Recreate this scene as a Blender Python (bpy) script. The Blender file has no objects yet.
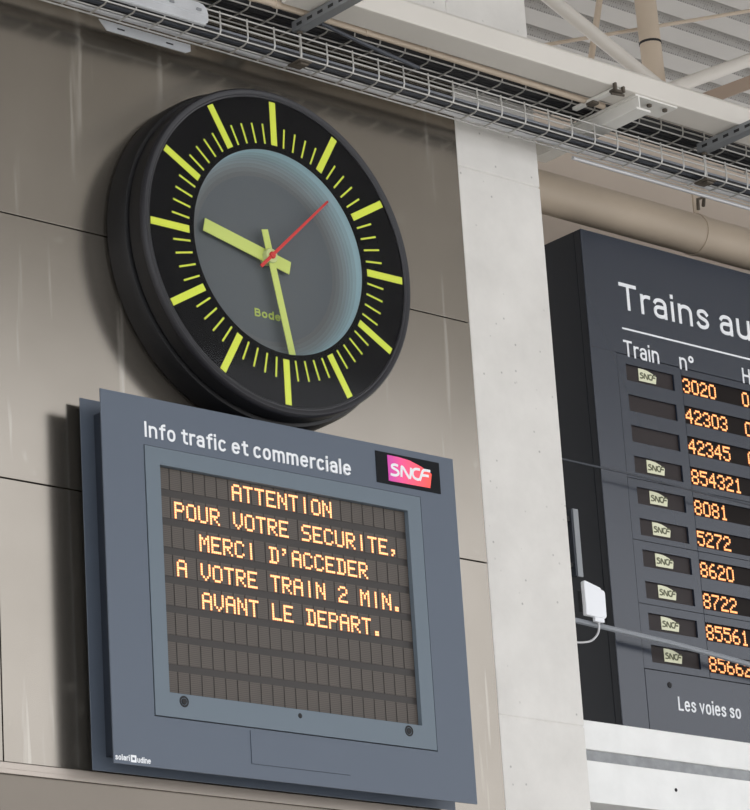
import bpy, math, random
from mathutils import Vector, Matrix
random.seed(7)
scene = bpy.context.scene
COL = scene.collection
PI = math.pi

# ------------------------------------------------------------------ helpers
def lin(c):
    return tuple(((v / 255) / 12.92 if v / 255 <= .04045 else ((v / 255 + .055) / 1.055) ** 2.4) for v in c)

def mat(name, rgb, rough=.5, metal=0., spec=.5, coat=0., coat_rough=.1, noise=None, bump=None, emit=None, strength=1.):
    """noise = (scale, amount, detail): gentle mottling of the colour; bump = (scale, strength)."""
    m = bpy.data.materials.new(name); m.use_nodes = True
    nt = m.node_tree; b = nt.nodes['Principled BSDF']
    c = lin(rgb) + (1,)
    b.inputs['Base Color'].default_value = c
    b.inputs['Roughness'].default_value = rough
    b.inputs['Metallic'].default_value = metal
    b.inputs['Specular IOR Level'].default_value = spec
    b.inputs['Coat Weight'].default_value = coat
    b.inputs['Coat Roughness'].default_value = coat_rough
    if emit:
        b.inputs['Emission Color'].default_value = lin(emit) + (1,)
        b.inputs['Emission Strength'].default_value = strength
    tc = nt.nodes.new('ShaderNodeTexCoord')
    if noise:
        n = nt.nodes.new('ShaderNodeTexNoise'); n.inputs['Scale'].default_value = noise[0]
        n.inputs['Detail'].default_value = noise[2] if len(noise) > 2 else 6
        nt.links.new(tc.outputs['Object'], n.inputs['Vector'])
        r = nt.nodes.new('ShaderNodeMapRange')
        r.inputs[1].default_value = .3; r.inputs[2].default_value = .7
        r.inputs[3].default_value = 1 - noise[1]; r.inputs[4].default_value = 1 + noise[1] * .5
        nt.links.new(n.outputs['Fac'], r.inputs[0])
        mx = nt.nodes.new('ShaderNodeMix'); mx.data_type = 'RGBA'; mx.blend_type = 'MULTIPLY'
        mx.inputs[0].default_value = 1; mx.inputs[6].default_value = c
        nt.links.new(r.outputs[0], mx.inputs[7]); nt.links.new(mx.outputs[2], b.inputs['Base Color'])
    if bump:
        n2 = nt.nodes.new('ShaderNodeTexNoise'); n2.inputs['Scale'].default_value = bump[0]; n2.inputs['Detail'].default_value = 5
        nt.links.new(tc.outputs['Object'], n2.inputs['Vector'])
        bp = nt.nodes.new('ShaderNodeBump'); bp.inputs['Strength'].default_value = bump[1]; bp.inputs['Distance'].default_value = .01
        nt.links.new(n2.outputs['Fac'], bp.inputs['Height']); nt.links.new(bp.outputs[0], b.inputs['Normal'])
    return m

class MB:
    """Collects shapes in world coordinates; build() links them as ONE mesh object."""
    def __init__(s): s.v = []; s.f = []; s.mi = []
    def add(s, vs, fs, mi=0):
        o = len(s.v); s.v += [tuple(p) for p in vs]
        s.f += [tuple(i + o for i in f) for f in fs]; s.mi += [mi] * len(fs); return s
    def box(s, x0, x1, y0, y1, z0, z1, mi=0):
        x0, x1 = sorted((x0, x1)); y0, y1 = sorted((y0, y1)); z0, z1 = sorted((z0, z1))
        vs = [(x, y, z) for x in (x0, x1) for y in (y0, y1) for z in (z0, z1)]
        return s.add(vs, [(0,1,3,2), (4,6,7,5), (0,4,5,1), (2,3,7,6), (0,2,6,4), (1,5,7,3)], mi)
    def ring(s, x0, x1, z0, z1, a0, a1, b0, b1, y0, y1):
        """rectangular frame x0..x1, z0..z1 with the hole a0..a1, b0..b1"""
        o = [(x0,z0),(x1,z0),(x1,z1),(x0,z1)]; h = [(a0,b0),(a1,b0),(a1,b1),(a0,b1)]
        vs = [(x,y,z) for y in (y0,y1) for L in (o,h) for x,z in L]
        fs = []
        for i in range(4):
            j = (i+1) % 4
            fs += [(i,j,4+j,4+i), (8+j,8+i,12+i,12+j), (j,i,8+i,8+j), (4+i,4+j,12+j,12+i)]
        return s.add(vs, fs)
    def prism(s, pts, y0, y1, mi=0):
        """polygon in the x-z plane (counter-clockwise seen from -y), thick from y0 (front) to y1"""
        n = len(pts)
        vs = [(x, y0, z) for x, z in pts] + [(x, y1, z) for x, z in pts]
        fs = [tuple(range(n)), tuple(range(2*n-1, n-1, -1))] + [(i, n+i, n+(i+1)%n, (i+1)%n) for i in range(n)]
        return s.add(vs, fs, mi)
    def xprism(s, pts, x0, x1, mi=0):
        """polygon in the y-z plane swept along x"""
        n = len(pts)
        vs = [(x0, y, z) for y, z in pts] + [(x1, y, z) for y, z in pts]
        fs = [tuple(range(n)), tuple(range(2*n-1, n-1, -1))] + [(i, n+i, n+(i+1)%n, (i+1)%n) for i in range(n)]
        return s.add(vs, fs, mi)
    def tube(s, path, r, n=8, mi=0):
        path = [Vector(p) for p in path]; rings = []; o = len(s.v); up = None
        for i, p in enumerate(path):
            t = (path[min(i+1, len(path)-1)] - path[max(i-1, 0)]).normalized()
            if up is None:
                up = Vector((0,0,1)) if abs(t.z) < .9 else Vector((1,0,0))
            a = (up - t * up.dot(t)).normalized(); b = t.cross(a); up = a
            for k in range(n):
                q = 2*PI*k/n; s.v.append(tuple(p + a*(r*math.cos(q)) + b*(r*math.sin(q))))
        for i in range(len(path)-1):
            for k in range(n):
                s.f.append((o+i*n+k, o+(i+1)*n+k, o+(i+1)*n+(k+1)%n, o+i*n+(k+1)%n)); s.mi.append(mi)
        s.f.append(tuple(o+k for k in range(n))); s.mi.append(mi)
        e = o+(len(path)-1)*n
        s.f.append(tuple(e+k for k in reversed(range(n)))); s.mi.append(mi)
        return s
    def lathe(s, prof, cx, cz, n=128, closed=False):
        """profile of (radius, y) turned round the y axis through (cx, cz)"""
        o = len(s.v); m = len(prof)
        for r, y in prof:
            for k in range(n):
                a = 2*PI*k/n; s.v.append((cx + r*math.sin(a), y, cz + r*math.cos(a)))
        rng = range(m) if closed else range(m-1)
        for i in rng:
            j = (i+1) % m
            for k in range(n):
                s.f.append((o+i*n+k, o+i*n+(k+1)%n, o+j*n+(k+1)%n, o+j*n+k)); s.mi.append(0)
        return s
    def build(s, name, material, parent=None, smooth=False, bevel=0., seg=2):
        me = bpy.data.meshes.new(name)
        if parent is not None:
            org = wloc(parent)
        else:
            xs, ys, zs = zip(*s.v); org = Vector(((min(xs)+max(xs))/2, (min(ys)+max(ys))/2, min(zs)))
        me.from_pydata([tuple(Vector(p) - org) for p in s.v], [], s.f)
        for m in (material if isinstance(material, (list, tuple)) else [material]): me.materials.append(m)
        for p, i in zip(me.polygons, s.mi): p.material_index = i
        import bmesh
        bm = bmesh.new(); bm.from_mesh(me); bmesh.ops.recalc_face_normals(bm, faces=bm.faces); bm.to_mesh(me); bm.free()
        if smooth:
            for p in me.polygons: p.use_smooth = True
            me.set_sharp_from_angle(angle=math.radians(38))
        o = bpy.data.objects.new(name, me); COL.objects.link(o)
        if parent is not None: o.parent = parent
        else: o.location = org
        if bevel:
            b = o.modifiers.new('Bevel', 'BEVEL'); b.width = bevel; b.segments = seg; b.limit_method = 'ANGLE'
        return o

def wloc(o):
    v = Vector((0,0,0))
    while o is not None: v += Vector(o.location); o = o.parent
    return v
def tag(o, label, cat, group=None, kind=None):
    o['label'] = label; o['category'] = cat
    if group: o['group'] = group
    if kind: o['kind'] = kind
    return o
def thing(name, loc, label, cat, group=None):
    o = bpy.data.objects.new(name, None); COL.objects.link(o); o.location = loc; o.empty_display_size = .1
    return tag(o, label, cat, group)

def stroke(pts, w, y, thick=.001):
    """mitred ribbon of width w along points (x, z) on a plane facing -y"""
    mb = MB(); P = [Vector((p[0], p[1])) for p in pts]; n = len(P); L = []; R = []
    closed = (P[0]-P[-1]).length < 1e-7
    for i, p in enumerate(P):
        a = P[i] - P[i-1] if i else (P[0] - P[-2] if closed else P[1] - P[0])
        b = P[i+1] - P[i] if i < n-1 else (P[1] - P[0] if closed else a)
        a = a.normalized(); b = b.normalized(); na = Vector((-a.y, a.x)); nb = Vector((-b.y, b.x))
        m = na + nb; m = m.normalized() if m.length > 1e-6 else na
        m = m * (w/2 / max(.5, m.dot(na)))
        L.append(p + m); R.append(p - m)
    vs = []
    for l, r in zip(L, R): vs += [(l.x, y-thick, l.y), (r.x, y-thick, r.y), (r.x, y, r.y), (l.x, y, l.y)]
    fs = []
    for i in range(n-1):
        o = 4*i
        for q in range(4): fs.append((o+q, o+(q+1)%4, o+4+(q+1)%4, o+4+q))
    fs += [(3,2,1,0), tuple(4*(n-1)+q for q in range(4))]
    mb.add(vs, fs); return mb
def smoothpath(pts, n=4):
    out = []
    for i in range(len(pts)-1):
        p0 = pts[max(i-1,0)]; p1 = pts[i]; p2 = pts[i+1]; p3 = pts[min(i+2,len(pts)-1)]
        for k in range(n):
            t = k/n
            out.append(tuple(.5*((2*b)+(-a+c)*t+(2*a-5*b+4*c-d)*t*t+(-a+3*b-3*c+d)*t**3) for a,b,c,d in zip(p0,p1,p2,p3)))
    out.append(tuple(pts[-1])); return out


def arc(cx, cy, rx, ry, a0, a1, n=14, p=2.35):
    out = []
    for i in range(n+1):
        t = math.radians(a0 + (a1-a0)*i/n); c, q = math.cos(t), math.sin(t)
        out.append((cx + rx*math.copysign(abs(c)**(2/p), c), cy + ry*math.copysign(abs(q)**(2/p), q)))
    return out
XH = .72
def glyph(ch):
    """monoline letter shapes: (list of strokes, width), capital height 1"""
    W = .43
    if ch == 'o': return [arc(W/2, XH/2, W/2, XH/2, 0, 360, 32)], W
    if ch == 'c': return [arc(W/2, XH/2, W/2, XH/2, 48, 312, 26)], W*.93
    if ch == 'e': return [[(0, .39), (W, .39)], arc(W/2, XH/2, W/2, XH/2, 5, 315, 28)], W
    if ch == 'n': return [[(0, 0), (0, XH)], arc(W/2, XH-.27, W/2, .27, 180, 0)[2:] + [(W, 0)]], W
    if ch == 'u': return [[(W, 0), (W, XH)], [(0, XH)] + arc(W/2, .27, W/2, .27, 180, 360)[:-2]], W
    if ch == 'm':
        w = .36
        return [[(0, 0), (0, XH)], arc(w/2, XH-.24, w/2, .24, 180, 0)[2:] + [(w, 0)], arc(1.5*w, XH-.24, w/2, .24, 180, 0)[2:] + [(2*w, 0)]], 2*w
    if ch == 'r': return [[(0, 0), (0, XH)], arc(.22, XH-.28, .22, .28, 180, 78)[2:]], .25
    if ch == 'i': return [[(0, 0), (0, XH)], [(0, 1.0), (0, 1.03)]], 0.
    if ch == 'l': return [[(0, 0), (0, 1.02)]], 0.
    if ch == 'I': return [[(0, 0), (0, 1)]], 0.
    if ch == 't': return [[(.13, .93)] + arc(.32, .2, .19, .2, 180, 268), [(0, XH), (.31, XH)]], .31
    if ch == 'f': return [[(.12, 0)] + arc(.31, .82, .19, .2, 180, 92), [(0, XH), (.29, XH)]], .29
    if ch == 'a': return [arc(.20, XH-.22, .20, .22, 158, 0) + [(.40, 0)], [(.40, .41), (.20, .41)] + arc(.18, .205, .18, .205, 90, 270) + arc(.20, .2, .20, .2, 270, 345)], .40
    if ch == 's': return [smoothpath([(.36, .60), (.29, .69), (.19, XH), (.06, .67), (.03, .54), (.10, .43), (.20, .38), (.31, .32), (.37, .20), (.32, .06), (.19, 0), (.07, .03), (0, .13)], 3)], .37
    if ch == 'v': return [[(0, XH), (.20, .02), (.40, XH)]], .40
    if ch == 'd': return [arc(W/2, XH/2, W/2, XH/2, 0, 360, 32), [(W, 0), (W, 1.02)]], W
    if ch == 'T': return [[(0, 1), (.56, 1)], [(.28, 1), (.28, 0)]], .56
    if ch == 'H': return [[(0, 0), (0, 1)], [(.50, 0), (.50, 1)], [(0, .52), (.50, .52)]], .50
    if ch == 'L': return [[(0, 1), (0, 0), (.40, 0)]], .40
    if ch == 'B': return [[(0, 0), (0, 1)], [(0, 1), (.2, 1)] + arc(.24, .77, .2, .23, 90, -90) + [(0, .54)], [(0, 0), (.2, 0)] + arc(.24, .27, .24, .27, -90, 90)], .48
    if ch == '°': return [arc(.15, .80, .15, .17, 0, 360, 24, 2)], .30
    return [], 0
def text(name, s, x0, x1, base, cap, y, material, parent, sw=.148, thick=.0012, gap=.15):
    """raised lettering facing -y: spans x0..x1, baseline height base, capital height cap; each word its own mesh"""
    pos = []; x = 0; word = 0
    for ch in s:
        if ch == ' ': x += .27; word += 1; continue
        st, w = glyph(ch); pos.append((word, st, x + sw/2)); x += w + sw + gap*(.75 if ch in 'rtfT' else 1)
    x -= gap; k = (x1-x0)/x; out = []
    for wd in range(word+1):
        mb = MB()
        for a, sts, xo in pos:
            if a != wd: continue
            for q in sts:
                pts = [Vector((x0 + (xo+u)*k, base + (sw/2 + v*(1-sw))*cap)) for u, v in q]
                if (pts[0]-pts[-1]).length > 1e-6:
                    e = sw*cap*.5
                    pts[0] = pts[0] - (pts[1]-pts[0]).normalized()*e; pts[-1] = pts[-1] + (pts[-1]-pts[-2]).normalized()*e
                thick += .00008; r = stroke([(p.x, p.y) for p in pts], sw*cap, y, thick); mb.add(r.v, r.f)
        out.append(mb.build(name, material, parent))
    return out

# ------------------------------------------------------------------ camera
F, YAW, PITCH, ROLL = 3331.0, 0.72924812, 0.31827866, 0.06438352
CAMZ = 1.6
cy, sy, cp, sp = math.cos(YAW), math.sin(YAW), math.cos(PITCH), math.sin(PITCH)
fwd = Vector((sy*cp, cy*cp, sp)); right = Vector((cy, -sy, 0)); down = fwd.cross(right)
cr, sr = math.cos(ROLL), math.sin(ROLL)
Rv = right*cr + down*sr; Dv = right*(-sr) + down*cr
cam_d = bpy.data.cameras.new('camera'); cam = bpy.data.objects.new('camera', cam_d); COL.objects.link(cam)
cam.matrix_world = Matrix(((Rv.x, -Dv.x, -fwd.x, 0), (Rv.y, -Dv.y, -fwd.y, 0), (Rv.z, -Dv.z, -fwd.z, CAMZ), (0,0,0,1)))
cam_d.sensor_fit = 'HORIZONTAL'; cam_d.sensor_width = 36; cam_d.lens = F/750*36
cam_d.clip_start = .05; cam_d.clip_end = 300
scene.camera = cam

# ------------------------------------------------------------------ materials
def wall_material():
    m = mat('satin_metal_cladding', (160, 154, 144), .19, .9)
    nt = m.node_tree; b = nt.nodes['Principled BSDF']; L = nt.links.new; N = nt.nodes.new
    tc = N('ShaderNodeTexCoord')
    # broad mottling
    n = N('ShaderNodeTexNoise'); n.inputs['Scale'].default_value = 1.6; n.inputs['Detail'].default_value = 5
    L(tc.outputs['Object'], n.inputs['Vector'])
    r = N('ShaderNodeValToRGB'); r.color_ramp.elements[0].position = .3; r.color_ramp.elements[1].position = .7
    r.color_ramp.elements[0].color = lin((145, 138, 128)) + (1,); r.color_ramp.elements[1].color = lin((157, 150, 140)) + (1,)
    L(n.outputs['Fac'], r.inputs[0])
    # pale vertical drips and scuffs
    mp = N('ShaderNodeMapping'); mp.inputs['Scale'].default_value = (26, 26, 1.5); L(tc.outputs['Object'], mp.inputs[0])
    d = N('ShaderNodeTexNoise'); d.inputs['Scale'].default_value = 1; d.inputs['Detail'].default_value = 3; L(mp.outputs[0], d.inputs['Vector'])
    dr = N('ShaderNodeMapRange'); dr.inputs[1].default_value = .64; dr.inputs[2].default_value = .72; L(d.outputs['Fac'], dr.inputs[0])
    s = N('ShaderNodeTexNoise'); s.inputs['Scale'].default_value = 9; s.inputs['Detail'].default_value = 8; s.inputs['Distortion'].default_value = .6
    L(tc.outputs['Object'], s.inputs['Vector'])
    sr_ = N('ShaderNodeMapRange'); sr_.inputs[1].default_value = .66; sr_.inputs[2].default_value = .8; L(s.outputs['Fac'], sr_.inputs[0])
    mxx = N('ShaderNodeMath'); mxx.operation = 'MAXIMUM'; L(dr.outputs[0], mxx.inputs[0]); L(sr_.outputs[0], mxx.inputs[1])
    ml = N('ShaderNodeMath'); ml.operation = 'MULTIPLY'; ml.inputs[1].default_value = .36; L(mxx.outputs[0], ml.inputs[0])
    mx = N('ShaderNodeMix'); mx.data_type = 'RGBA'; L(ml.outputs[0], mx.inputs[0]); L(r.outputs[0], mx.inputs[6])
    mx.inputs[7].default_value = lin((205, 200, 190)) + (1,)
    L(mx.outputs[2], b.inputs['Base Color'])
    mt = N('ShaderNodeMapRange'); mt.inputs[3].default_value = .9; mt.inputs[4].default_value = .5; L(ml.outputs[0], mt.inputs[0]); L(mt.outputs[0], b.inputs['Metallic'])
    return m
def concrete_material(name, rgb, pits=True):
    m = mat(name, rgb, .85, spec=.25)
    nt = m.node_tree; b = nt.nodes['Principled BSDF']; L = nt.links.new; N = nt.nodes.new
    tc = N('ShaderNodeTexCoord')
    n = N('ShaderNodeTexNoise'); n.inputs['Scale'].default_value = 5; n.inputs['Detail'].default_value = 9; n.inputs['Roughness'].default_value = .62
    L(tc.outputs['Object'], n.inputs['Vector'])
    r = N('ShaderNodeValToRGB'); r.color_ramp.elements[0].position = .3; r.color_ramp.elements[1].position = .68
    r.color_ramp.elements[0].color = lin(tuple(c-9 for c in rgb)) + (1,); r.color_ramp.elements[1].color = lin(tuple(min(255, c+5) for c in rgb)) + (1,)
    L(n.outputs['Fac'], r.inputs[0])
    v = N('ShaderNodeTexVoronoi'); v.inputs['Scale'].default_value = 26; L(tc.outputs['Object'], v.inputs['Vector'])
    n3 = N('ShaderNodeTexNoise'); n3.inputs['Scale'].default_value = 11; L(tc.outputs['Object'], n3.inputs['Vector'])
    a = N('ShaderNodeMapRange'); a.inputs[1].default_value = .05; a.inputs[2].default_value = .12; a.inputs[3].default_value = 1; a.inputs[4].default_value = 0
    L(v.outputs['Distance'], a.inputs[0])
    g = N('ShaderNodeMapRange'); g.inputs[1].default_value = .47; g.inputs[2].default_value = .55; L(n3.outputs['Fac'], g.inputs[0])
    p = N('ShaderNodeMath'); p.operation = 'MULTIPLY'; L(a.outputs[0], p.inputs[0]); L(g.outputs[0], p.inputs[1])
    p2 = N('ShaderNodeMath'); p2.operation = 'MULTIPLY'; p2.inputs[1].default_value = .5 if pits else 0; L(p.outputs[0], p2.inputs[0])
    mx = N('ShaderNodeMix'); mx.data_type = 'RGBA'; L(p2.outputs[0], mx.inputs[0]); L(r.outputs[0], mx.inputs[6]); mx.inputs[7].default_value = lin((105, 103, 98)) + (1,)
    L(mx.outputs[2], b.inputs['Base Color'])
    bp = N('ShaderNodeBump'); bp.inputs['Strength'].default_value = .35; bp.inputs['Distance'].default_value = .006
    L(n.outputs['Fac'], bp.inputs['Height']); L(bp.outputs[0], b.inputs['Normal'])
    return m
def screen_material(name, a, b_, px, pz):
    """dark LED module face with fine horizontal ribs"""
    m = mat(name, a, .55)
    nt = m.node_tree; b = nt.nodes['Principled BSDF']; L = nt.links.new; N = nt.nodes.new
    tc = N('ShaderNodeTexCoord'); w = N('ShaderNodeTexWave'); w.bands_direction = 'Z'; w.inputs['Scale'].default_value = pz
    L(tc.outputs['Object'], w.inputs['Vector'])
    mx = N('ShaderNodeMix'); mx.data_type = 'RGBA'; L(w.outputs['Fac'], mx.inputs[0])
    mx.inputs[6].default_value = lin(a) + (1,); mx.inputs[7].default_value = lin(b_) + (1,); L(mx.outputs[2], b.inputs['Base Color'])
    return m
def perforated_material():
    m = mat('perforated_roof_web', (176, 174, 171), .6)
    nt = m.node_tree; b = nt.nodes['Principled BSDF']; L = nt.links.new; N = nt.nodes.new
    tc = N('ShaderNodeTexCoord'); v = N('ShaderNodeTexVoronoi'); v.inputs['Scale'].default_value = 75; v.inputs['Randomness'].default_value = .15
    L(tc.outputs['Object'], v.inputs['Vector'])
    r = N('ShaderNodeMapRange'); r.inputs[1].default_value = .34; r.inputs[2].default_value = .42; L(v.outputs['Distance'], r.inputs[0])
    mx = N('ShaderNodeMix'); mx.data_type = 'RGBA'; L(r.outputs[0], mx.inputs[0])
    mx.inputs[6].default_value = lin((138, 136, 133)) + (1,); mx.inputs[7].default_value = lin((176, 174, 171)) + (1,); L(mx.outputs[2], b.inputs['Base Color'])
    return m
def logo_material():
    """printed emblem: magenta running to red-orange across its width"""
    m = mat('emblem_print', (240, 80, 90), .35)
    nt = m.node_tree; b = nt.nodes['Principled BSDF']; L = nt.links.new; N = nt.nodes.new
    tc = N('ShaderNodeTexCoord'); sx = N('ShaderNodeSeparateXYZ'); L(tc.outputs['Generated'], sx.inputs[0])
    r = N('ShaderNodeValToRGB'); e = r.color_ramp.elements
    e[0].position = 0; e[0].color = lin((196, 62, 160)) + (1,); e[1].position = 1; e[1].color = lin((255, 84, 66)) + (1,)
    k = e.new(.5); k.color = lin((250, 84, 120)) + (1,)
    L(sx.outputs[0], r.inputs[0]); L(r.outputs[0], b.inputs['Base Color'])
    L(r.outputs[0], b.inputs['Emission Color']); b.inputs['Emission Strength'].default_value = .25  # added emission makes the printed emblem glow faintly
    return m
def glass_material():
    m = bpy.data.materials.new('clock_glass'); m.use_nodes = True; nt = m.node_tree
    for n in list(nt.nodes): nt.nodes.remove(n)
    N = nt.nodes.new; L = nt.links.new
    o = N('ShaderNodeOutputMaterial'); t = N('ShaderNodeBsdfTransparent'); g = N('ShaderNodeBsdfGlossy'); g.inputs['Roughness'].default_value = .06
    f = N('ShaderNodeLayerWeight'); pw = N('ShaderNodeMath'); pw.operation = 'POWER'; pw.inputs[1].default_value = 4
    L(f.outputs['Facing'], pw.inputs[0]); ml = N('ShaderNodeMath'); ml.operation = 'MULTIPLY_ADD'; ml.inputs[1].default_value = .8; ml.inputs[2].default_value = .012
    L(pw.outputs[0], ml.inputs[0]); mx = N('ShaderNodeMixShader')
    ge = N('ShaderNodeNewGeometry'); iv = N('ShaderNodeMath'); iv.operation = 'SUBTRACT'; iv.inputs[0].default_value = 1; L(ge.outputs['Backfacing'], iv.inputs[1])
    fm = N('ShaderNodeMath'); fm.operation = 'MULTIPLY'; L(ml.outputs[0], fm.inputs[0]); L(iv.outputs[0], fm.inputs[1])
    L(fm.outputs[0], mx.inputs[0]); L(t.outputs[0], mx.inputs[1]); L(g.outputs[0], mx.inputs[2]); L(mx.outputs[0], o.inputs[0])
    return m

M = dict(
    wall=wall_material(),
    concrete=concrete_material('pale_concrete', (221, 218, 213)),
    white_concrete=concrete_material('white_painted_beam', (236, 236, 234), False),
    lip=mat('pale_metal_lip', (176, 166, 156), .35, .6),
    cream=mat('cream_paint', (216, 211, 203), .45, noise=(3, .05)),
    cream2=mat('off_white_paint', (226, 224, 218), .45, noise=(4, .04)),
    tan=mat('tan_pipe_paint', (196, 180, 161), .5, noise=(2.5, .12), bump=(6, .05)),
    fascia=mat('tan_fascia_paint', (190, 176, 162), .7, noise=(2, .06)),
    roof=mat('roof_sheet', (210, 208, 205), .6, noise=(3, .05)),
    web=perforated_material(),
    galv=mat('galvanised_wire', (190, 188, 184), .4, .55),
    zinc=mat('zinc_plate', (200, 202, 205), .4, .5, noise=(12, .12)),
    strut=mat('zinc_strut', (140, 143, 146), .45, .5),
    hole=mat('dark_slot', (38, 38, 40), .8),
    black_cable=mat('black_cable', (30, 30, 33), .5),
    dark_cable=mat('dark_grey_cable', (62, 66, 74), .4),
    grey_conduit=mat('grey_conduit', (150, 154, 162), .4),
    silver=mat('silver_conduit', (206, 206, 208), .35, .4),
    rust=mat('rusty_clamp', (96, 88, 78), .7, .3, noise=(40, .3)),
    case=mat('clock_black', (24, 24, 26), .45, spec=.4, noise=(20, .15)),
    bezel=mat('clock_bezel', (34, 34, 39), .4),
    face=mat('printed_black', (10, 10, 13), .4, spec=.06),
    mark=mat('fluorescent_mark', (216, 228, 70), .5),
    dial=mat('grey_dial', (84, 89, 92), .6),
    rim=mat('pale_blue_reveal', (176, 208, 216), .6),
    hand=mat('pale_green_hand', (200, 213, 112), .5),
    hub=mat('pale_hub', (196, 206, 140), .5),
    red=mat('red_hand', (205, 48, 44), .45),
    brandy=mat('pale_print', (170, 186, 90), .5),
    glass=glass_material(),
    sign=mat('slate_sign_paint', (90, 99, 112), .42, spec=.35),
    door=mat('slate_door_paint', (103, 115, 125), .42, spec=.35),
    signdark=mat('sign_housing', (38, 44, 54), .45),
    seam=mat('dark_seam', (22, 26, 34), .7),
    screen=mat('screen_base', (50, 45, 42), .5),
    cell=screen_material('led_module', (88, 80, 73), (68, 62, 57), 1, 62),
    led=mat('amber_led', (255, 190, 110), .5, emit=(255, 190, 145), strength=1.1),
    led2=mat('amber_board_led', (255, 180, 100), .5, emit=(255, 192, 130), strength=1.0),
    lens=mat('amber_led_halo', (120, 66, 34), .4, emit=(190, 92, 40), strength=.75),  # dim amber emission standing in for the halo round each LED
    white=mat('white_print', (240, 242, 245), .5),
    plate=mat('logo_plate_black', (18, 20, 24), .55, spec=.15),
    logo=logo_material(),
    board=mat('board_anthracite', (37, 44, 57), .25, spec=.75),
    boardside=mat('board_side', (27, 30, 36), .42, spec=.35),
    slot=mat('slot_screen', (50, 44, 44), .45, spec=.2),
    display=mat('display_black', (26, 20, 18), .5, spec=.12),
    badge=mat('ivory_badge', (226, 226, 196), .5),
    badgeprint=mat('badge_print', (96, 98, 72), .5),
    plastic=mat('white_plastic', (240, 242, 246), .35),
    rod=mat('grey_rod', (140, 144, 150), .4),
    chrome=mat('lock_metal', (150, 150, 150), .25, .9),
    floor=mat('platform_floor', (205, 202, 196), .8, noise=(2, .1)),
)

# ------------------------------------------------------------------ setting
WY = 6.518                                                     # face of the cladding
b = MB()
zs = [3.355, 4.078, 4.7925, 5.507, 5.63]; xs = [1.45, 3.0, 4.55, 6.207]; g = .0016
for i in range(3):
    for j in range(4):
        b.box(xs[i]+g, xs[i+1]-(g if i < 2 else 0), WY, WY+.03, zs[j]+g, zs[j+1]-g)
wall = b.build('wall_back', M['wall'], bevel=.0012)
tag(wall, 'satin grey-brown metal panel wall behind the clock and the message display', 'wall', kind='structure')
b = MB().box(1.45, 6.2065, WY+.0305, WY+.3, 3.36, 5.66)
tag(b.build('wall_core', mat('joint_brown', (96, 84, 75), .8)), 'dark backing seen in the joints of the metal panels', 'wall', kind='structure')
b = MB().box(1.45, 6.2065, WY-.012, WY+.02, 3.336, 3.353).box(1.45, 6.2065, WY-.012, WY-.008, 3.325, 3.337)
tag(b.build('trim_1', M['lip'], bevel=.001), 'pale metal ledge strip along the bottom of the metal panels', 'trim', kind='structure')
b = MB().xprism([(WY+.004, 3.3345), (WY+.18, 2.4), (WY+.18, 0), (WY+.4, 0), (WY+.4, 3.3345)], 1.45, 6.2065)
tag(b.build('wall_lower', mat('darker_metal', (126, 119, 111), .22, .9, noise=(2, .12))), 'grey-brown metal wall below the ledge strip', 'wall', kind='structure')
b = MB().box(1.45, 6.2065, WY+.002, WY+.4, 5.661, 7.2)
tag(b.build('wall_upper', M['concrete']), 'bare grey concrete above the metal panels, behind the cream beam', 'wall', kind='structure')
b = MB()
for z0, z1 in ((0, 3.642), (3.645, 5.2805), (5.2825, 7.2)):
    b.box(6.2075, 6.537, WY, WY+.4, z0, z1)
b.box(6.21, 6.535, WY+.003, WY+.39, .01, 7.19)
col = b.build('concrete_pillar', M['concrete'], bevel=.004)
tag(col, 'pale concrete pillar with pitted face between metal wall and departure board', 'pillar', kind='structure')
b = MB().box(6.54, 12, 7.25, 7.4, 4.9, 6.12)
tag(b.build('wall_fascia', M['fascia']), 'tan fascia wall behind the large tan pipe', 'wall', kind='structure')
b = MB().box(6.54, 12, 7.25, 7.4, 0, 4.898)
tag(b.build('wall_right', M['seam']), 'dark wall behind the departure board', 'wall', kind='structure')
# white beam under the departure board
b = MB().box(6.54, 12, 6.56, 6.95, 3.592, 3.6775)
tag(b.build('trim_2', M['white_concrete'], bevel=.004), 'white upper beam carrying the departure board', 'beam', kind='structure')
b = MB().box(6.54, 12, 6.565, 6.94, 3.561, 3.591)
tag(b.build('trim_3', mat('grey_joint', (150, 152, 154), .8, noise=(30, .2))), 'grey joint strip between the two white beams', 'trim', kind='structure')
b = MB().box(6.54, 12, 6.56, 6.95, 3.44, 3.560)
for x in (6.93, 7.9): b.tube([(x, 6.5585, 3.505), (x, 6.57, 3.505)], .006, 10, 1)
tag(b.build('trim_4', [M['white_concrete'], M['hole']], bevel=.002), 'white lower beam with a small drilled hole, under the grey joint', 'beam', kind='structure')
# roof sheet with perforated ribs running along the wall
b = MB(); y = -.4; period = .20
RX0, RX1, RZ = -4, 22, 7.5
while y < 16:
    b.add([(RX0,y,RZ),(RX1,y,RZ),(RX1,y+.115,RZ),(RX0,y+.115,RZ)], [(0,1,2,3)], 0)
    b.add([(RX0,y+.115,RZ),(RX1,y+.115,RZ),(RX1,y+.13,RZ+.05),(RX0,y+.13,RZ+.05)], [(0,1,2,3)], 0)
    b.add([(RX0,y+.13,RZ+.05),(RX1,y+.13,RZ+.05),(RX1,y+.155,RZ+.05),(RX0,y+.155,RZ+.05)], [(0,1,2,3)], 0)
    b.add([(RX0,y+.155,RZ+.05),(RX1,y+.155,RZ+.05),(RX1,y+.20,RZ),(RX0,y+.20,RZ)], [(0,1,2,3)], 1)
    y += period
b.box(RX0, RX1, -.4, 16, RZ+.06, RZ+.12)
tag(b.build('ceiling', [M['roof'], M['web']]), 'light grey ribbed metal roof with rows of small perforations', 'roof', kind='structure')
b = MB().box(-8, 26, 16, 16.3, 0, 3.6)  # out of view, added to keep rear sky light off the roof
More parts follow.
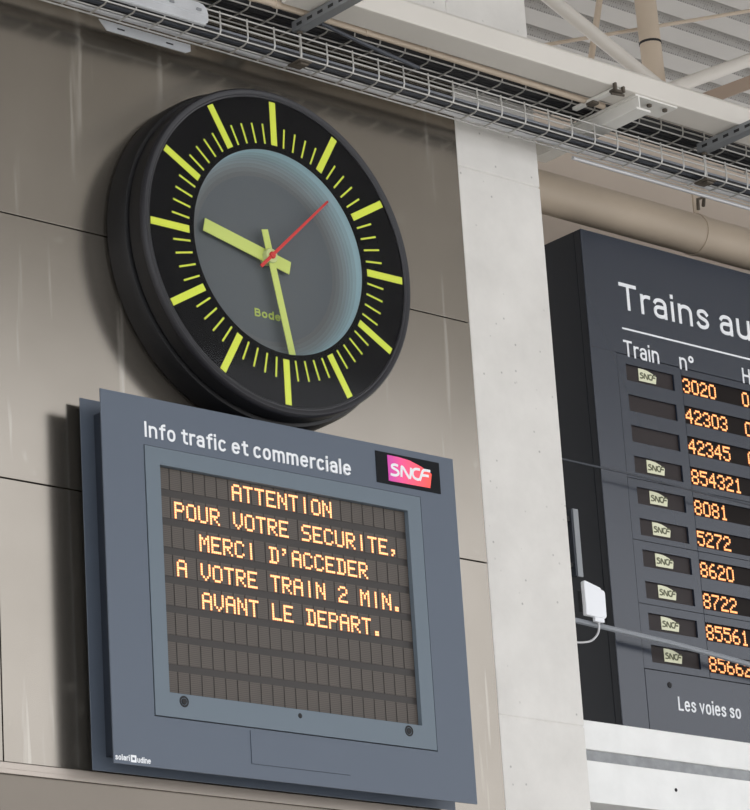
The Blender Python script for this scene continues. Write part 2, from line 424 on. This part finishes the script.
tag(b.build('sky_block_wall', M['fascia']), 'unseen low wall added at the rear to block sky light', 'wall', kind='structure')
b = MB().box(-8, 26, -30, 16, -.2, 0)
tag(b.build('floor', M['floor']), 'pale station platform floor below the frame', 'floor', kind='structure')

# ------------------------------------------------------------------ clock
CX, CZ = 5.397, 4.803
ck = thing('station_clock', (CX, WY, CZ-.49), 'large round black station clock with yellow-green marks above the message display', 'clock')
MB().lathe([(.0,6.517),(.470,6.517),(.4795,6.510),(.4785,6.462),(.472,6.443),(.464,6.441),(.40,6.441),(.40,6.455),(.0,6.455)], CX, CZ).build('back_drum', M['case'], ck, True)
MB().lathe([(.40,6.440),(.459,6.440),(.464,6.434),(.463,6.392),(.455,6.390),(.40,6.390)], CX, CZ).build('casing', M['case'], ck, True)
MB().lathe([(.463,6.391),(.4625,6.380),(.458,6.3745),(.450,6.3745),(.446,6.377),(.443,6.3765),(.4395,6.3785),(.4395,6.391)], CX, CZ, closed=True).build('bezel', M['bezel'], ck, True)
MB().lathe([(.291,6.382),(.4395,6.382),(.4395,6.385),(.291,6.385)], CX, CZ, closed=True).build('face_ring', M['face'], ck, True)
def radial(a, r0, r1, w, y0, y1):
    s, c = math.sin(a), math.cos(a)
    return MB().prism([(CX+s*r+c*u, CZ+c*r-s*u) for r, u in ((r0,-w/2),(r0,w/2),(r1,w/2),(r1,-w/2))][::1], y0, y1)
for i in range(60):
    if i % 5 == 0: radial(i*PI/30, .3075, .4345, .0205, 6.3805, 6.382).build('hour_mark', M['mark'], ck)
    else: radial(i*PI/30, .3075, .3645, .005, 6.3805, 6.382).build('minute_mark', M['mark'], ck)
MB().lathe([(0,6.446),(.236,6.446)], CX, CZ).build('dial', M['dial'], ck, True)
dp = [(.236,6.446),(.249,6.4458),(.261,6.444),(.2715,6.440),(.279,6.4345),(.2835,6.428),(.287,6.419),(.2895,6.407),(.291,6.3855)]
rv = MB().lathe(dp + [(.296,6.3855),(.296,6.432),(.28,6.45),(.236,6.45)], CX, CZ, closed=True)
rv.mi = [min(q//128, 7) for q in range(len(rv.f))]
steps = (.06, .14, .24, .36, .50, .66, .83, 1.)                 # light on the reveal is painted into its colours, paler towards the glass
rv.build('dial_reveal', [mat('reveal_painted_light', tuple(88+(c-88)*t for c in (178, 210, 219)), .6) for t in steps], ck, True)
def hand(name, ang, r0, r1, w, y, material, w2=None):
    a = math.radians(ang); s, c = math.sin(a), math.cos(a); w2 = w2 or w
    pts = [(CX+s*r+c*u, CZ+c*r-s*u) for r, u in ((-r0,-w/2),(-r0,w/2),(r1,w2/2),(r1,-w2/2))]
    return MB().prism(pts, y, y+.003).build(name, material, ck, bevel=.0008)
hand('hour_hand', 283.2, .077, .222, .038, 6.431, M['hand'])
hand('minute_hand', 168, .0755, .279, .022, 6.421, M['hand'])
hand('second_hand', 46.2, .058, .314, .010, 6.412, M['red'], .006)
MB().lathe([(0,6.415),(.019,6.415),(.021,6.418),(.021,6.445)], CX, CZ, 32).build('hub', M['hub'], ck, True)
MB().lathe([(0,6.408),(.008,6.409),(.010,6.412),(.010,6.418)], CX, CZ, 24).build('second_hand_boss', M['red'], ck, True)
text('brand_lettering', 'Bodet', 5.349, 5.458, 4.630, .023, 6.4455, M['brandy'], ck, .2, gap=.08)
MB().lathe([(0,6.3775),(.4425,6.3775),(.4425,6.3797),(0,6.3797)], CX, CZ).build('glass', M['glass'], ck, True)

# ------------------------------------------------------------------ message display
FONT = {
 'A':('01110','10001','10001','11111','10001','10001','10001'),'C':('01110','10001','10000','10000','10000','10001','01110'),
 'D':('11110','01001','01001','01001','01001','01001','11110'),'E':('11111','10000','10000','11110','10000','10000','11111'),
 'I':('00100','00100','00100','00100','00100','00100','00100'),'L':('10000','10000','10000','10000','10000','10000','11111'),
 'M':('10001','11011','10101','10101','10001','10001','10001'),'N':('10001','11001','10101','10101','10011','10001','10001'),
 'O':('01110','10001','10001','10001','10001','10001','01110'),'P':('11110','10001','10001','11110','10000','10000','10000'),
 'R':('11110','10001','10001','11110','10100','10010','10001'),'S':('01111','10000','10000','01110','00001','00001','11110'),
 'T':('11111','00100','00100','00100','00100','00100','00100'),'U':('10001','10001','10001','10001','10001','10001','01110'),
 'V':('10001','10001','10001','10001','10001','01010','00100'),',':('00000','00000','00000','00000','01100','00100','01000'),
 '.':('00000','00000','00000','00000','00000','01100','01100'),"'":('01100','00100','01000','00000','00000','00000','00000'),
 '0':('01110','10001','10001','10001','10001','10001','01110'),'1':('00100','01100','00100','00100','00100','00100','01110'),
 '2':('01110','10001','00001','00110','01000','10000','11111'),'3':('01110','10001','00001','00110','00001','10001','01110'),
 '4':('00010','00110','01010','10010','11111','00010','00010'),'5':('11111','10000','11110','00001','00001','10001','01110'),
 '6':('00110','01000','10000','11110','10001','10001','01110'),'7':('11111','00001','00010','00100','01000','01000','01000'),
 '8':('01110','10001','10001','01110','10001','10001','01110')}
def led_text(mb, s, x, ztop, cell, px, pz, y, dx, dz):
    for i, ch in enumerate(s):
        if ch == ' ': continue
        for r, row in enumerate(FONT[ch]):
            for c, q in enumerate(row):
                if q == '1':
                    cx_ = x + i*cell + (c+.5)*px; cz_ = ztop - (r+.5)*pz
                    mb.box(cx_-px*.58, cx_+px*.58, y-.0008, y, cz_-pz*.58, cz_+pz*.58, 1)  # wider dim box behind the core: the LED's halo as a shape
                    mb.box(cx_-dx/2, cx_+dx/2, y-.0016, y-.0006, cz_-dz/2, cz_+dz/2)
SY = 6.400; X0, X1, Z0, Z1 = 4.793, 5.992, 3.352, 4.3165
sg = thing('message_display', ((X0+X1)/2, WY, Z0), 'slate-grey rectangular message display with amber lettering below the clock', 'display')
D0, D1, E0, E1 = 4.923, 5.8625, 3.482, 4.1885
S0, S1, T0, T1 = 4.9725, 5.812, 3.5475, 4.142
MB().ring(X0, X1, Z0, Z1, D0, D1, E0, E1, SY, SY+.004).build('front_panel', M['sign'], sg)
MB().box(X0, X1, 6.487, 6.490, Z0, Z1).build('back_plate', M['sign'], sg)
MB().box(X0+.04, X1-.04, SY+.03, 6.4865, Z0+.035, Z1-.04).ring(X0+.04, X1-.04, Z0+.035, Z1-.04, D0+.03, D1-.03, E0+.03, E1-.03, SY+.0045, SY+.0298).build('housing', M['signdark'], sg, bevel=.002)
for x in (X0+.25, X1-.25):
    for z in (Z0+.2, Z1-.2): MB().box(x-.03, x+.03, 6.4901, WY-.0004, z-.03, z+.03).build('wall_spacer', M['signdark'], sg)
MB().ring(D0-.004, D1+.004, E0-.004, E1+.004, D0+.02, D1-.02, E0+.02, E1-.02, SY+.0042, SY+.006).build('door_gasket', M['seam'], sg)
dr = MB().ring(D0+.0032, D1-.0028, E0+.0032, E1-.0015, S0, S1, T0, T1, SY-.0012, SY+.014).build('screen_door', M['door'], sg)
for x in (5.017, 5.764):
    lk = MB().lathe([(0,SY-.003),(.0075,SY-.003),(.0085,SY-.0012),(.0085,SY+.001)], x, 3.5285, 24).lathe([(.0095,SY-.0015),(.014,SY-.0022),(.015,SY-.001)], x, 3.5285, 24).build('lock', M['hole'], dr, True)
MB().lathe([(0,SY-.0025),(.006,SY-.002),(.007,SY-.0011)], 5.392, 3.531, 20).build('sensor', M['hole'], dr, True)
scr = MB().box(S0-.004, S1+.004, SY+.0142, SY+.024, T0-.004, T1+.004).build('screen', M['screen'], sg)
NC, NR = 22, 8; cw = (S1-S0)/NC; rh = (T1-T0-.002)/(NR-.24)
mb = MB()
for r in range(NR):
    for c in range(NC):
        x = S0 + c*cw; zt = T1 - r*rh
        mb.box(x+.002, x+cw-.002, SY+.0128, SY+.0142, zt-rh*.76, zt-.001)
mb.build('led_modules', M['cell'], scr)
for r, (c, s) in enumerate(((6, 'ATTENTION'), (1, 'POUR VOTRE SECURITE,'), (3, "MERCI D'ACCEDER"), (1, 'A VOTRE TRAIN 2 MIN.'), (3, 'AVANT LE DEPART.'))):
    k = 0
    for wd in s.split(' '):
        mb = MB(); led_text(mb, wd, S0+(c+k)*cw+.012, T1-r*rh-.0112, cw, cw/6, .0448/7, SY+.0127, cw/6*.82, .0064*.82)
        mb.build('message_word', [M['led'], M['lens']], scr); k += len(wd) + 1  # 'lens' is the dim emissive halo round each LED
text('header_lettering', 'Info trafic et commerciale', 4.928, 5.614, 4.2095, .0415, SY, M['white'], sg)
lp = MB().box(5.7075, 5.9375, SY-.002, SY, 4.2075, 4.2965).build('logo_plate', M['plate'], sg)
# emblem outline in plate coordinates (u to the right, v upward, both 0..1)
def emblem(x0, z0, w, h):
    P = [(0,0),(.945,.02),(1,.585),(.76,.80),(.50,.95),(.25,1.0),(0,1.0)]
    return [(x0+u*w, z0+v*h) for u, v in P]
LET = [ [(.225,.64),(.165,.665),(.095,.63),(.09,.54),(.16,.485),(.215,.43),(.22,.33),(.17,.26),(.09,.25),(.045,.27)],
        [(.288,.235),(.296,.45),(.310,.655)], [(.300,.655),(.345,.60),(.41,.40),(.475,.225)], [(.478,.225),(.505,.42),(.525,.665)],
        [(.725,.66),(.63,.655),(.565,.57),(.55,.43),(.585,.30),(.655,.255),(.70,.28)],
        [(.705,.23),(.745,.42),(.79,.62),(.84,.675),(.965,.675)],
        [(.755,.46),(.92,.47)] ]
def letters(x0, z0, w, h, sw, y):
    mb = MB()
    for n_, k in enumerate(LET):
        q = stroke([(x0+u*w, z0+v*h) for u, v in smoothpath(k, 4)], sw, y, .0008+.00008*n_); mb.add(q.v, q.f)
    return mb
lx, lz, lw, lh = 5.749, 4.217, .158, .073
MB().prism(emblem(lx, lz, lw, lh), SY-.0032, SY-.002).build('logo_emblem', M['logo'], lp)
letters(lx, lz, lw, lh, .0072, SY-.0033).build('logo_lettering', M['white'], lp)
text('maker_lettering', 'solari', 4.797, 4.840, 3.3605, .0145, SY, M['white'], sg, .16)
text('maker_lettering', 'udine', 4.864, 4.904, 3.3590, .0145, SY, M['white'], sg, .16)
mb = MB()
mb.ring(4.844, 4.861, 3.3585, 3.3765, 4.8485, 4.8565, 3.364, 3.371, SY-.001, SY)
mb.build('maker_emblem', M['white'], sg)
MB().box(5.2242, 5.5508, SY-.0006, SY, 3.3896, 3.476).build('flap_gasket', M['signdark'], sg)
MB().box(5.2247, 5.5503, SY-.0022, SY-.0006, 3.3902, 3.476).build('service_flap', M['sign'], sg)

# ------------------------------------------------------------------ departure board
BY = 6.65; BX0, BX1, BZ0, BZ1 = 6.828, 9.3, 3.678, 5.257
bd = thing('departure_board', ((BX0+BX1)/2, BY+.2, BZ0), 'large anthracite departure board with amber train numbers, right of the pillar', 'board')
mb = MB()
mb.box(BX0, BX1, BY+.03, BY+.42, BZ0, BZ1).box(BX0, BX0+.004, BY+.004, BY+.03, BZ0, BZ1).box(BX0, BX1, BY+.004, BY+.03, BZ1-.004, BZ1)
mb.build('cabinet', M['boardside'], bd, bevel=.002)
CT, CB = 4.876, 3.889; PX0, PX1 = 6.938, 7.2185
MB().box(BX0, BX1, BY, BY+.004, CT+.001, BZ1).box(BX0, PX0-.001, BY, BY+.004, BZ0, CT+.001).build('front_frame', M['board'], bd, bevel=.001)
MB().box(PX0+.001, BX1, BY, BY+.004, BZ0, CB-.0015).build('footer_panel', M['board'], bd, bevel=.001)
MB().box(PX0-.004, BX1-.01, BY+.012, BY+.0295, BZ0+.01, CT+.004).build('inner_backing', M['seam'], bd)
rows = 10; P_ = .0980
slot_top = [4.8465 - i*P_ for i in range(rows)]; num_top = [4.852 - i*.0985 for i in range(rows)]
SX0, SX1, SH = 6.975, 7.183, .053; NX0, NH = 7.2215, .0585
cuts = (CT-.0005, 4.479, 4.2855, 4.0885, CB)                    # panels meet at these joints
mb = MB()
def panel_rows(mb, x0, x1, tops, h, lo, hi):
    z = hi
    for t in tops:
        if lo < t - h/2 < hi: mb.box(x0, x1, BY+.001, BY+.008, t, z); z = t - h
    mb.box(x0, x1, BY+.001, BY+.008, lo, z)
for k in range(4):
    hi, lo = cuts[k]-.001, cuts[k+1]+.001
    mb.box(PX0+.0005, SX0, BY+.001, BY+.008, lo, hi).box(SX1, PX1-.0015, BY+.001, BY+.008, lo, hi)
    panel_rows(mb, SX0, SX1, slot_top, SH, lo, hi)
mb.build('emblem_panel', M['board'], bd)
mb = MB()
for k in range(4):
    hi, lo = cuts[k]-.001, cuts[k+1]+.001
    panel_rows(mb, PX1+.0005, BX1, num_top, NH, lo, hi)
mb.build('number_panel', M['board'], bd)
nums = ('3020', '42303', '42345', '854321', '8081', '5272', '8620', '8722', '85561', '85662')
for i in range(rows):
    t = slot_top[i]
    sl = MB().box(SX0-.003, SX1+.003, BY+.0085, BY+.0115, t-SH-.003, t+.003).build('emblem_display', M['slot'], bd)
    if i not in (1, 2):
        ex, ez, ew, eh = 7.0345, t-.0432, .0765, .0402
        MB().prism(emblem(ex, ez, ew, eh), BY+.0065, BY+.0085).build('emblem', M['badge'], sl)
        letters(ex, ez, ew, eh, .0042, BY+.0064).build('emblem_lettering', M['badgeprint'], sl)
    t = num_top[i]
    nd = MB().box(PX1-.002, BX1-.02, BY+.0085, BY+.0115, t-NH-.003, t+.003).build('number_display', M['display'], bd)
    mb = MB(); led_text(mb, nums[i], 7.2275, t-.005, .0384, .0064, .0068, BY+.0084, .0046, .0051)
    mb.build('train_number', [M['led2'], M['lens']], nd)  # 'lens' is the dim emissive halo round each LED
    if i < 3:
        mb = MB(); led_text(mb, '0', 7.494, t-.005, .0366, .0061, .0068, BY+.0084, .0046, .0051); mb.build('hour_digit', [M['led2'], M['lens']], nd)  # 'lens' is the dim emissive halo round each LED
text('title_lettering', 'Trains au', 6.971, 7.555, 5.024, .087, BY, M['white'], bd, .132)
MB().box(6.972, 9.2, BY-.0012, BY, 4.9575, 4.963).build('header_rule', M['white'], bd)
text('column_heading', 'Train', 6.971, 7.122, 4.870, .0525, BY, M['white'], bd, .125)
text('column_heading', 'n°', 7.2135, 7.278, 4.8705, .0525, BY, M['white'], bd, .125)
text('column_heading', 'H', 7.497, 7.533, 4.8745, .0505, BY, M['white'], bd, .125)
text('footer_lettering', 'Les voies so', 7.068, 7.335, 3.7745, .042, BY, M['white'], bd, .132)
MB().lathe([(0,BY-.004),(.007,BY-.0035),(.0095,BY)], 7.038, 3.848, 20).build('screw', M['hole'], bd, True)

# ------------------------------------------------------------------ rod, access point, wire, bracket strip
def htube(name, pts, r, m, label, cat, group=None, n=8):
    o = MB().tube(pts, r, n).build(name, m, smooth=True); return tag(o, label, cat, group)
htube('support_rod', [(6.537,6.6,3.987),(7.0,6.6,3.962),(7.5,6.6,3.922),(9.3,6.6,3.80)], .0085, M['rod'], 'thin grey rod crossing in front of the departure board from the pillar', 'rod')
htube('overhead_wire', [(6.537,6.6,4.472),(6.9,6.6,4.468),(7.2,6.6,4.455),(9.3,6.6,4.40)], .0032, M['dark_cable'], 'thin dark wire crossing the departure board between fourth and fifth rows', 'wire')
ap = thing('access_point', (6.695, 6.6, 3.99), 'small white plastic radio box on the grey rod beside the pillar', 'radio box')
MB().prism([(6.636,3.995),(6.712,3.992),(6.718,3.999),(6.719,4.070),(6.715,4.077),(6.704,4.079),(6.702,4.084),(6.640,4.099),(6.636,4.095)], 6.570, 6.586).build('housing', M['plastic'], ap, bevel=.003)
MB().box(6.672, 6.710, 6.5725, 6.584, 3.980, 3.994).build('connector_cap', M['plastic'], ap, bevel=.002)
MB().box(6.632, 6.68, 6.5865, 6.598, 4.01, 4.07).build('bracket', M['hole'], ap, bevel=.002)
MB().tube(smoothpath([(6.690,6.578,3.981),(6.688,6.577,3.962),(6.676,6.576,3.94),(6.645,6.575,3.918),(6.59,6.575,3.908),(6.54,6.575,3.912)], 5), .0032, 8).build('cable', M['silver'], ap, True)
st = thing('mounting_strip', (6.6, 6.6, 4.115), 'narrow grey metal strip standing off the pillar above the white radio box', 'bracket')
MB().box(6.637, 6.658, 6.592, 6.598, 4.115, 4.321).build('plate', M['strut'], st, bevel=.001)
MB().box(6.630, 6.637, 6.594, 6.64, 4.117, 4.319).build('flange', M['signdark'], st)
for z in (4.15, 4.29): MB().box(6.537, 6.63, 6.60, 6.615, z-.006, z+.006).build('arm', M['hole'], st)

# ------------------------------------------------------------------ tan pipe with clamp
pp = thing('drain_pipe', (9, 6.75, 5.335), 'thick tan horizontal pipe running above the departure board', 'pipe')
MB().tube([(6.54,6.75,5.401),(7.5,6.75,5.399),(12,6.75,5.385)], .0655, 40).build('pipe', M['tan'], pp, True)
mbk = MB(); nseg = 40; X_ = 7.455
ringp = [(X_, 6.75+.0675*math.cos(2*PI*k/nseg), 5.399+.0675*math.sin(2*PI*k/nseg)) for k in range(nseg)]
vs = []
for dx in (-.011, .011):
    for r in (.0656, .0685): vs += [(X_+dx, 6.75+r*math.cos(2*PI*k/nseg), 5.399+r*math.sin(2*PI*k/nseg)) for k in range(nseg)]
fs = []
for k in range(nseg):
    j = (k+1) % nseg; A, B, C_, D_ = 0, nseg, 2*nseg, 3*nseg
    fs += [(B+k,B+j,D_+j,D_+k), (A+k,C_+k,C_+j,A+j), (A+k,A+j,B+j,B+k), (C_+k,D_+k,D_+j,C_+j)]
clamp = mbk.add(vs, fs).build('pipe_clamp', M['tan'], pp, True)
MB().box(X_-.011, X_+.011, 6.735, 6.741, 5.466, 5.56).build('hanger_strap', M['tan'], pp)
MB().tube([(X_-.03,6.70,5.462),(X_-.045,6.685,5.49),(X_-.02,6.68,5.50),(X_-.005,6.70,5.48)], .006, 8).build('clamp_bolt', M['rust'], pp, True)

# ------------------------------------------------------------------ cream beam, stubs, conduit
b = MB().xprism([(6.22,5.511),(6.322,5.511),(6.322,5.586),(6.234,5.588),(6.22,5.574)], 5.40, 12)
bm_ = b.build('steel_beam', M['cream'], bevel=.004)
tag(bm_, 'long cream painted steel beam running above the cable trays', 'beam', kind='structure')
sb = thing('bracket_stub', (6.70, 6.46, 5.462), 'white painted I-section bracket under the cream beam, just right of the pillar', 'bracket')
MB().box(6.673, 6.731, 6.225, 6.68, 5.504, 5.5105).build('top_flange', M['cream2'], sb)
MB().box(6.673, 6.731, 6.225, 6.68, 5.462, 5.469).build('bottom_flange', M['cream2'], sb)
MB().box(6.684, 6.689, 6.225, 6.68, 5.469, 5.504).build('web', M['cream2'], sb)
MB().box(6.732, 6.852, 6.227, 6.311, 5.505, 5.5107).build('splice_plate', M['cream2'], sb)
for x, y in ((6.70, 6.25), (6.755, 6.25), (6.821, 6.25)):
    MB().tube([(x,y,5.5035),(x,y,5.4965)], .008, 6).build('bolt', M['rust'], sb)
cd = thing('tan_conduit', (5.0, 6.347, 5.505), 'thin tan conduit tucked under the far edge of the cream beam', 'conduit')
MB().tube([(3.0,6.347,5.521),(5.6,6.347,5.519),(6.52,6.347,5.512),(6.66,6.347,5.511)], .0097, 12).build('tube', M['tan'], cd, True)
for x in (5.23, 5.322, 5.404, 5.73, 5.955):
    MB().tube([(x-.008,6.347,5.520),(x+.008,6.347,5.520)], .0128, 12).build('clip', M['tan'], cd, True)

# ------------------------------------------------------------------ cable trays
def tray(label, yb, yf, zb, h, x0, x1, first, rw=.0026, back=True):
    t = thing('cable_tray', ((x0+x1)/2, (yb+yf)/2, zb-.003), label, 'cable tray', 'wire basket cable trays')
    ys = [yb, yb-(yb-yf)/2, yf]
    wires = [(y, zb) for y in ys] + [(yf-.0015, zb+h*.52), (yf-.0015, zb+h)] + ([(yb+.0015, zb+h)] if back else [])
    for y, z in wires: MB().tube([(x0,y,z),(x1,y,z)], rw, 8).build('long_wire', M['galv'], t, True)
    proto = None; x = first
    while x < x1:
        c = .012
        path = [(x,yf-.003,zb+h+.004),(x,yf-.004,zb+h*.5),(x,yf-.004,zb+c),(x,yf-.001,zb+.002),(x,yf+c,zb-.004),(x,yb-c,zb-.004)]
        if back: path += [(x,yb+.001,zb+.002),(x,yb+.003,zb+c),(x,yb+.003,zb+h)]
        if proto is None: proto = MB().tube(path, rw*.95, 6).build('cross_wire', M['galv'], t, True); px = x
        else:
            o = proto.copy(); COL.objects.link(o); o.parent = t; o.location = (x-px, 0, 0)
        x += .0943
    return t
tA = tray('wire basket cable tray in front, hung on struts across the pillar', 6.46, 6.3725, 5.393, .063, 3.2, 9.2, 3.334, back=False)
tB = tray('wire basket cable tray full of black cables, tucked behind the cream beam', 6.50, 6.391, 5.517, .036, 3.2, 9.2, 3.365, back=False)
def run(name, y, z, r, m, label, cat, group=None, wob=.004, x0=3.1, x1=9.1, n=10):
    pts = []; k = int((x1-x0)/.22)
    ph = random.random()*6
    for i in range(k+1):
        x = x0 + (x1-x0)*i/k
        pts.append((x, y + wob*math.sin(x*2.1+ph), z + wob*.35*(1+math.sin(x*3.3+ph*2))))
    return tag(MB().tube(pts, r, n).build(name, m, smooth=True), label, cat, group)
G = 'cables in the front tray'
run('conduit', 6.451, 5.407, .0107, M['silver'], 'silver conduit lying at the wall side of the front tray', 'conduit', G, .0)
run('cable', 6.4265, 5.4045, .0085, M['black_cable'], 'black cable in the middle of the front tray, next to silver conduit', 'cable', G, .0006)
run('cable', 6.406, 5.406, .0095, M['dark_cable'], 'dark grey cable lying between black cables in the front tray', 'cable', G, .0006)
run('cable', 6.387, 5.404, .0075, M['black_cable'], 'black cable hugging the open side of the front tray', 'cable', G, .0006)
run('conduit', 6.415, 5.4255, .0095, M['grey_conduit'], 'grey plastic conduit lying on top of the cables in the front tray', 'conduit', G, .0006)
run('cable', 6.437, 5.4265, .0085, M['black_cable'], 'black cable on top, against the wall side of the front tray', 'cable', G, .0006)
run('thin_conduit', 6.464, 5.380, .0062, M['silver'], 'thin silver conduit strapped under the wall edge of the front tray, right of the pillar', 'conduit', None, .0, x0=6.63)
G2 = 'black cables in the rear tray'
for i, (y, z, r) in enumerate(((6.406,5.532,.0125),(6.4325,5.532,.0125),(6.459,5.532,.0125),(6.4855,5.532,.0125),(6.419,5.554,.0115),(6.445,5.554,.0115),(6.472,5.554,.0115))):
    run('tray_cable', y, z, r, M['black_cable'], 'black cable bundled in the rear tray behind the cream beam', 'cable', G2, .0004, n=8)
# cover and splice plates at the left end of the front tray
b = MB().prism([(4.64,5.403),(5.159,5.403),(5.167,5.407),(5.171,5.414),(5.171,5.436),(5.166,5.450),(5.155,5.459),(5.139,5.462),(4.64,5.462)], 6.358, 6.361)
b.xprism([(6.358,5.403),(6.3615,5.3995),(6.369,5.3985),(6.369,5.401),(6.363,5.4022),(6.361,5.404)], 4.64, 5.163)
b.xprism([(6.3565,5.425),(6.358,5.424),(6.358,5.430),(6.3565,5.429)], 4.64, 5.169)
cv = thing('tray_cover', (4.9, 6.36, 5.4), 'bright zinc cover plate clipped on the front of the tray, top left', 'cover plate')
b.build('sheet', M['zinc'], cv, bevel=.0008)
for x in (4.925, 5.047, 5.139): MB().box(x-.008, x+.008, 6.355, 6.3577, 5.436, 5.444).build('clip', M['strut'], cv, bevel=.001)
sp_ = thing('splice_plate', (5.04, 6.465, 5.362), 'dull zinc splice plate under the wall edge of the tray, top left', 'plate')
MB().prism([(4.91,5.362),(5.174,5.362),(5.19,5.37),(5.19,5.3895),(4.884,5.3895)], 6.4645, 6.4685).build('sheet', M['zinc'], sp_)
for x in (4.955, 5.118): MB().box(x-.012, x+.012, 6.4635, 6.4645, 5.373, 5.377).build('slot', M['hole'], sp_)

# ------------------------------------------------------------------ strut channels holding the front tray
def strut_hanger(X, label):
    t = thing('strut_hanger', (X, 6.38, 5.37), label, 'tray hanger', 'strut channels holding the front tray')
    w = .0163; z0, z1 = 5.477, 5.5065
    c = MB().box(X-w, X-w+.003, 5.6, 6.393, z0, z1).box(X+w-.003, X+w, 5.6, 6.393, z0, z1).box(X-w+.003, X+w-.003, 5.6, 6.393, z0, z0+.003).build('channel', M['strut'], t)
    y = 5.63
    mb = MB()
    while y < 6.36:
        mb.box(X-w-.0006, X-w, y, y+.022, z0+.010, z0+.019); y += .045
    mb.build('slot_pattern', M['hole'], c)
    MB().tube([(X,6.380,5.373),(X,6.380,5.4767)], .004, 8).build('threaded_rod', M['galv'], t, True)
    MB().tube([(X,6.380,5.4765),(X,6.380,5.469)], .009, 6).build('nut', M['rust'], t)
    MB().box(X-.022, X+.022, 6.36, 6.415, 5.379, 5.3855).box(X-.014, X+.014, 6.366, 6.386, 5.372, 5.379).build('clamp_foot', M['rust'], t, bevel=.002)
    return t
strut_hanger(5.511, 'grey slotted strut channel hanging the tray above the clock')
strut_hanger(7.122, 'grey slotted strut channel hanging the tray at upper right')
htube('diagonal_brace', [(5.577,6.362,5.512),(5.73,6.357,5.485),(5.924,6.35,5.457)], .006, M['dark_cable'], 'dark thin brace sloping from beam down to the front tray', 'brace')
# clamp that grips the lower edge of the beam left of the white bracket
bc = thing('beam_clamp', (6.587, 6.27, 5.492), 'rusty steel clamp and slim rail left of white bracket under the beam', 'clamp')
MB().box(6.581, 6.600, 6.22, 6.40, 5.500, 5.5095).build('rail', M['cream2'], bc, bevel=.001)
MB().box(6.571, 6.612, 6.212, 6.235, 5.492, 5.4998).box(6.571, 6.579, 6.206, 6.2185, 5.492, 5.517).box(6.604, 6.612, 6.206, 6.2185, 5.492, 5.512).build('jaw', M['rust'], bc, bevel=.002)
MB().tube([(6.571,6.226,5.487),(6.618,6.220,5.489)], .004, 8).build('bolt', M['rust'], bc, True)
MB().box(6.578, 6.605, 6.31, 6.34, 5.491, 5.4998).build('wall_side_jaw', M['rust'], bc, bevel=.002)

# ------------------------------------------------------------------ roof truss tubes
def P(a, b, t): return tuple(a[i]+(b[i]-a[i])*t for i in range(3))
def member(name, a, b, r, m, label, e0=-.2, e1=1.3, y=7.8, n=24, cat='roof tube'):
    A = (a[0], y, a[1]); B = (b[0], y, b[1])
    t = thing(name, P(A, B, .5), label, cat, 'roof truss tubes')
    MB().tube([P(A, B, e0), P(A, B, e1)], r, n).build('tube', m, t, True)
    return t, A, B
member('truss_tube', (7.964,6.777), (8.377,6.607), .026, M['cream'], 'cream roof tube slanting down to the right, behind the beam', -.6, 1.3)
t, A, B = member('truss_tube', (8.528,6.924), (8.538,6.622), .041, M['tan'], 'thick upright roof tube with a dark band round it', -1.9, 1.5, 7.86)
q = P((8.528,7.86,6.924), (8.538,7.86,6.622), .5); 
MB().tube([P(A,B,.50), P(A,B,.53)], .043, 24).build('band', M['hole'], t, True)
member('truss_tube', (8.667,6.616), (9.022,6.794), .025, M['cream'], 'cream roof tube rising to the right edge', -.6, 3, 7.735)
member('truss_rod', (7.886,6.614), (9.059,7.056), .0075, M['tan'], 'slim roof tie rod passing behind the upright tube', 0, 2, 7.95, 10)
member('truss_post', (8.401,6.891), (8.338,6.67), .0125, M['tan'], 'thin short roof post left of the thick upright tube', -2.75, 1.4, 8.0, 16)
b = MB(); A = (8.70,7.82,6.575); B = (9.6,7.82,7.03)
b.add([(A[0],7.81,A[2]),(B[0],7.81,B[2]),(B[0],7.81,B[2]-.055),(A[0],7.81,A[2]-.055),(A[0],7.85,A[2]),(B[0],7.85,B[2]),(B[0],7.85,B[2]-.055),(A[0],7.85,A[2]-.055)],
      [(0,1,2,3),(7,6,5,4),(0,4,5,1),(1,5,6,2),(2,6,7,3),(3,7,4,0)])
tag(b.build('truss_plate', mat('brown_steel', (150, 132, 116), .6)), 'flat brown steel member below the rising cream roof tube', 'roof member')

# ------------------------------------------------------------------ light
w = bpy.data.worlds.new('overcast'); scene.world = w; w.use_nodes = True
nt = w.node_tree; bg = nt.nodes['Background']
tc = nt.nodes.new('ShaderNodeTexCoord'); sx = nt.nodes.new('ShaderNodeSeparateXYZ'); nt.links.new(tc.outputs['Generated'], sx.inputs[0])
rp = nt.nodes.new('ShaderNodeValToRGB'); e = rp.color_ramp.elements
e[0].position = 0.0; e[0].color = (.62, .61, .6, 1); e[1].position = 1; e[1].color = (.95, .98, 1.04, 1)
mr = nt.nodes.new('ShaderNodeMapRange'); mr.inputs[1].default_value = -.3; mr.inputs[2].default_value = .5
nt.links.new(sx.outputs[2], mr.inputs[0]); nt.links.new(mr.outputs[0], rp.inputs[0]); nt.links.new(rp.outputs[0], bg.inputs[0])
bg.inputs[1].default_value = 2.1

scene.view_settings.view_transform = 'Standard'; scene.view_settings.look = 'None'
scene.view_settings.gamma = 1; scene.view_settings.use_curve_mapping = False
scene.view_settings.exposure = 0.0
scene.cycles.use_denoising = True
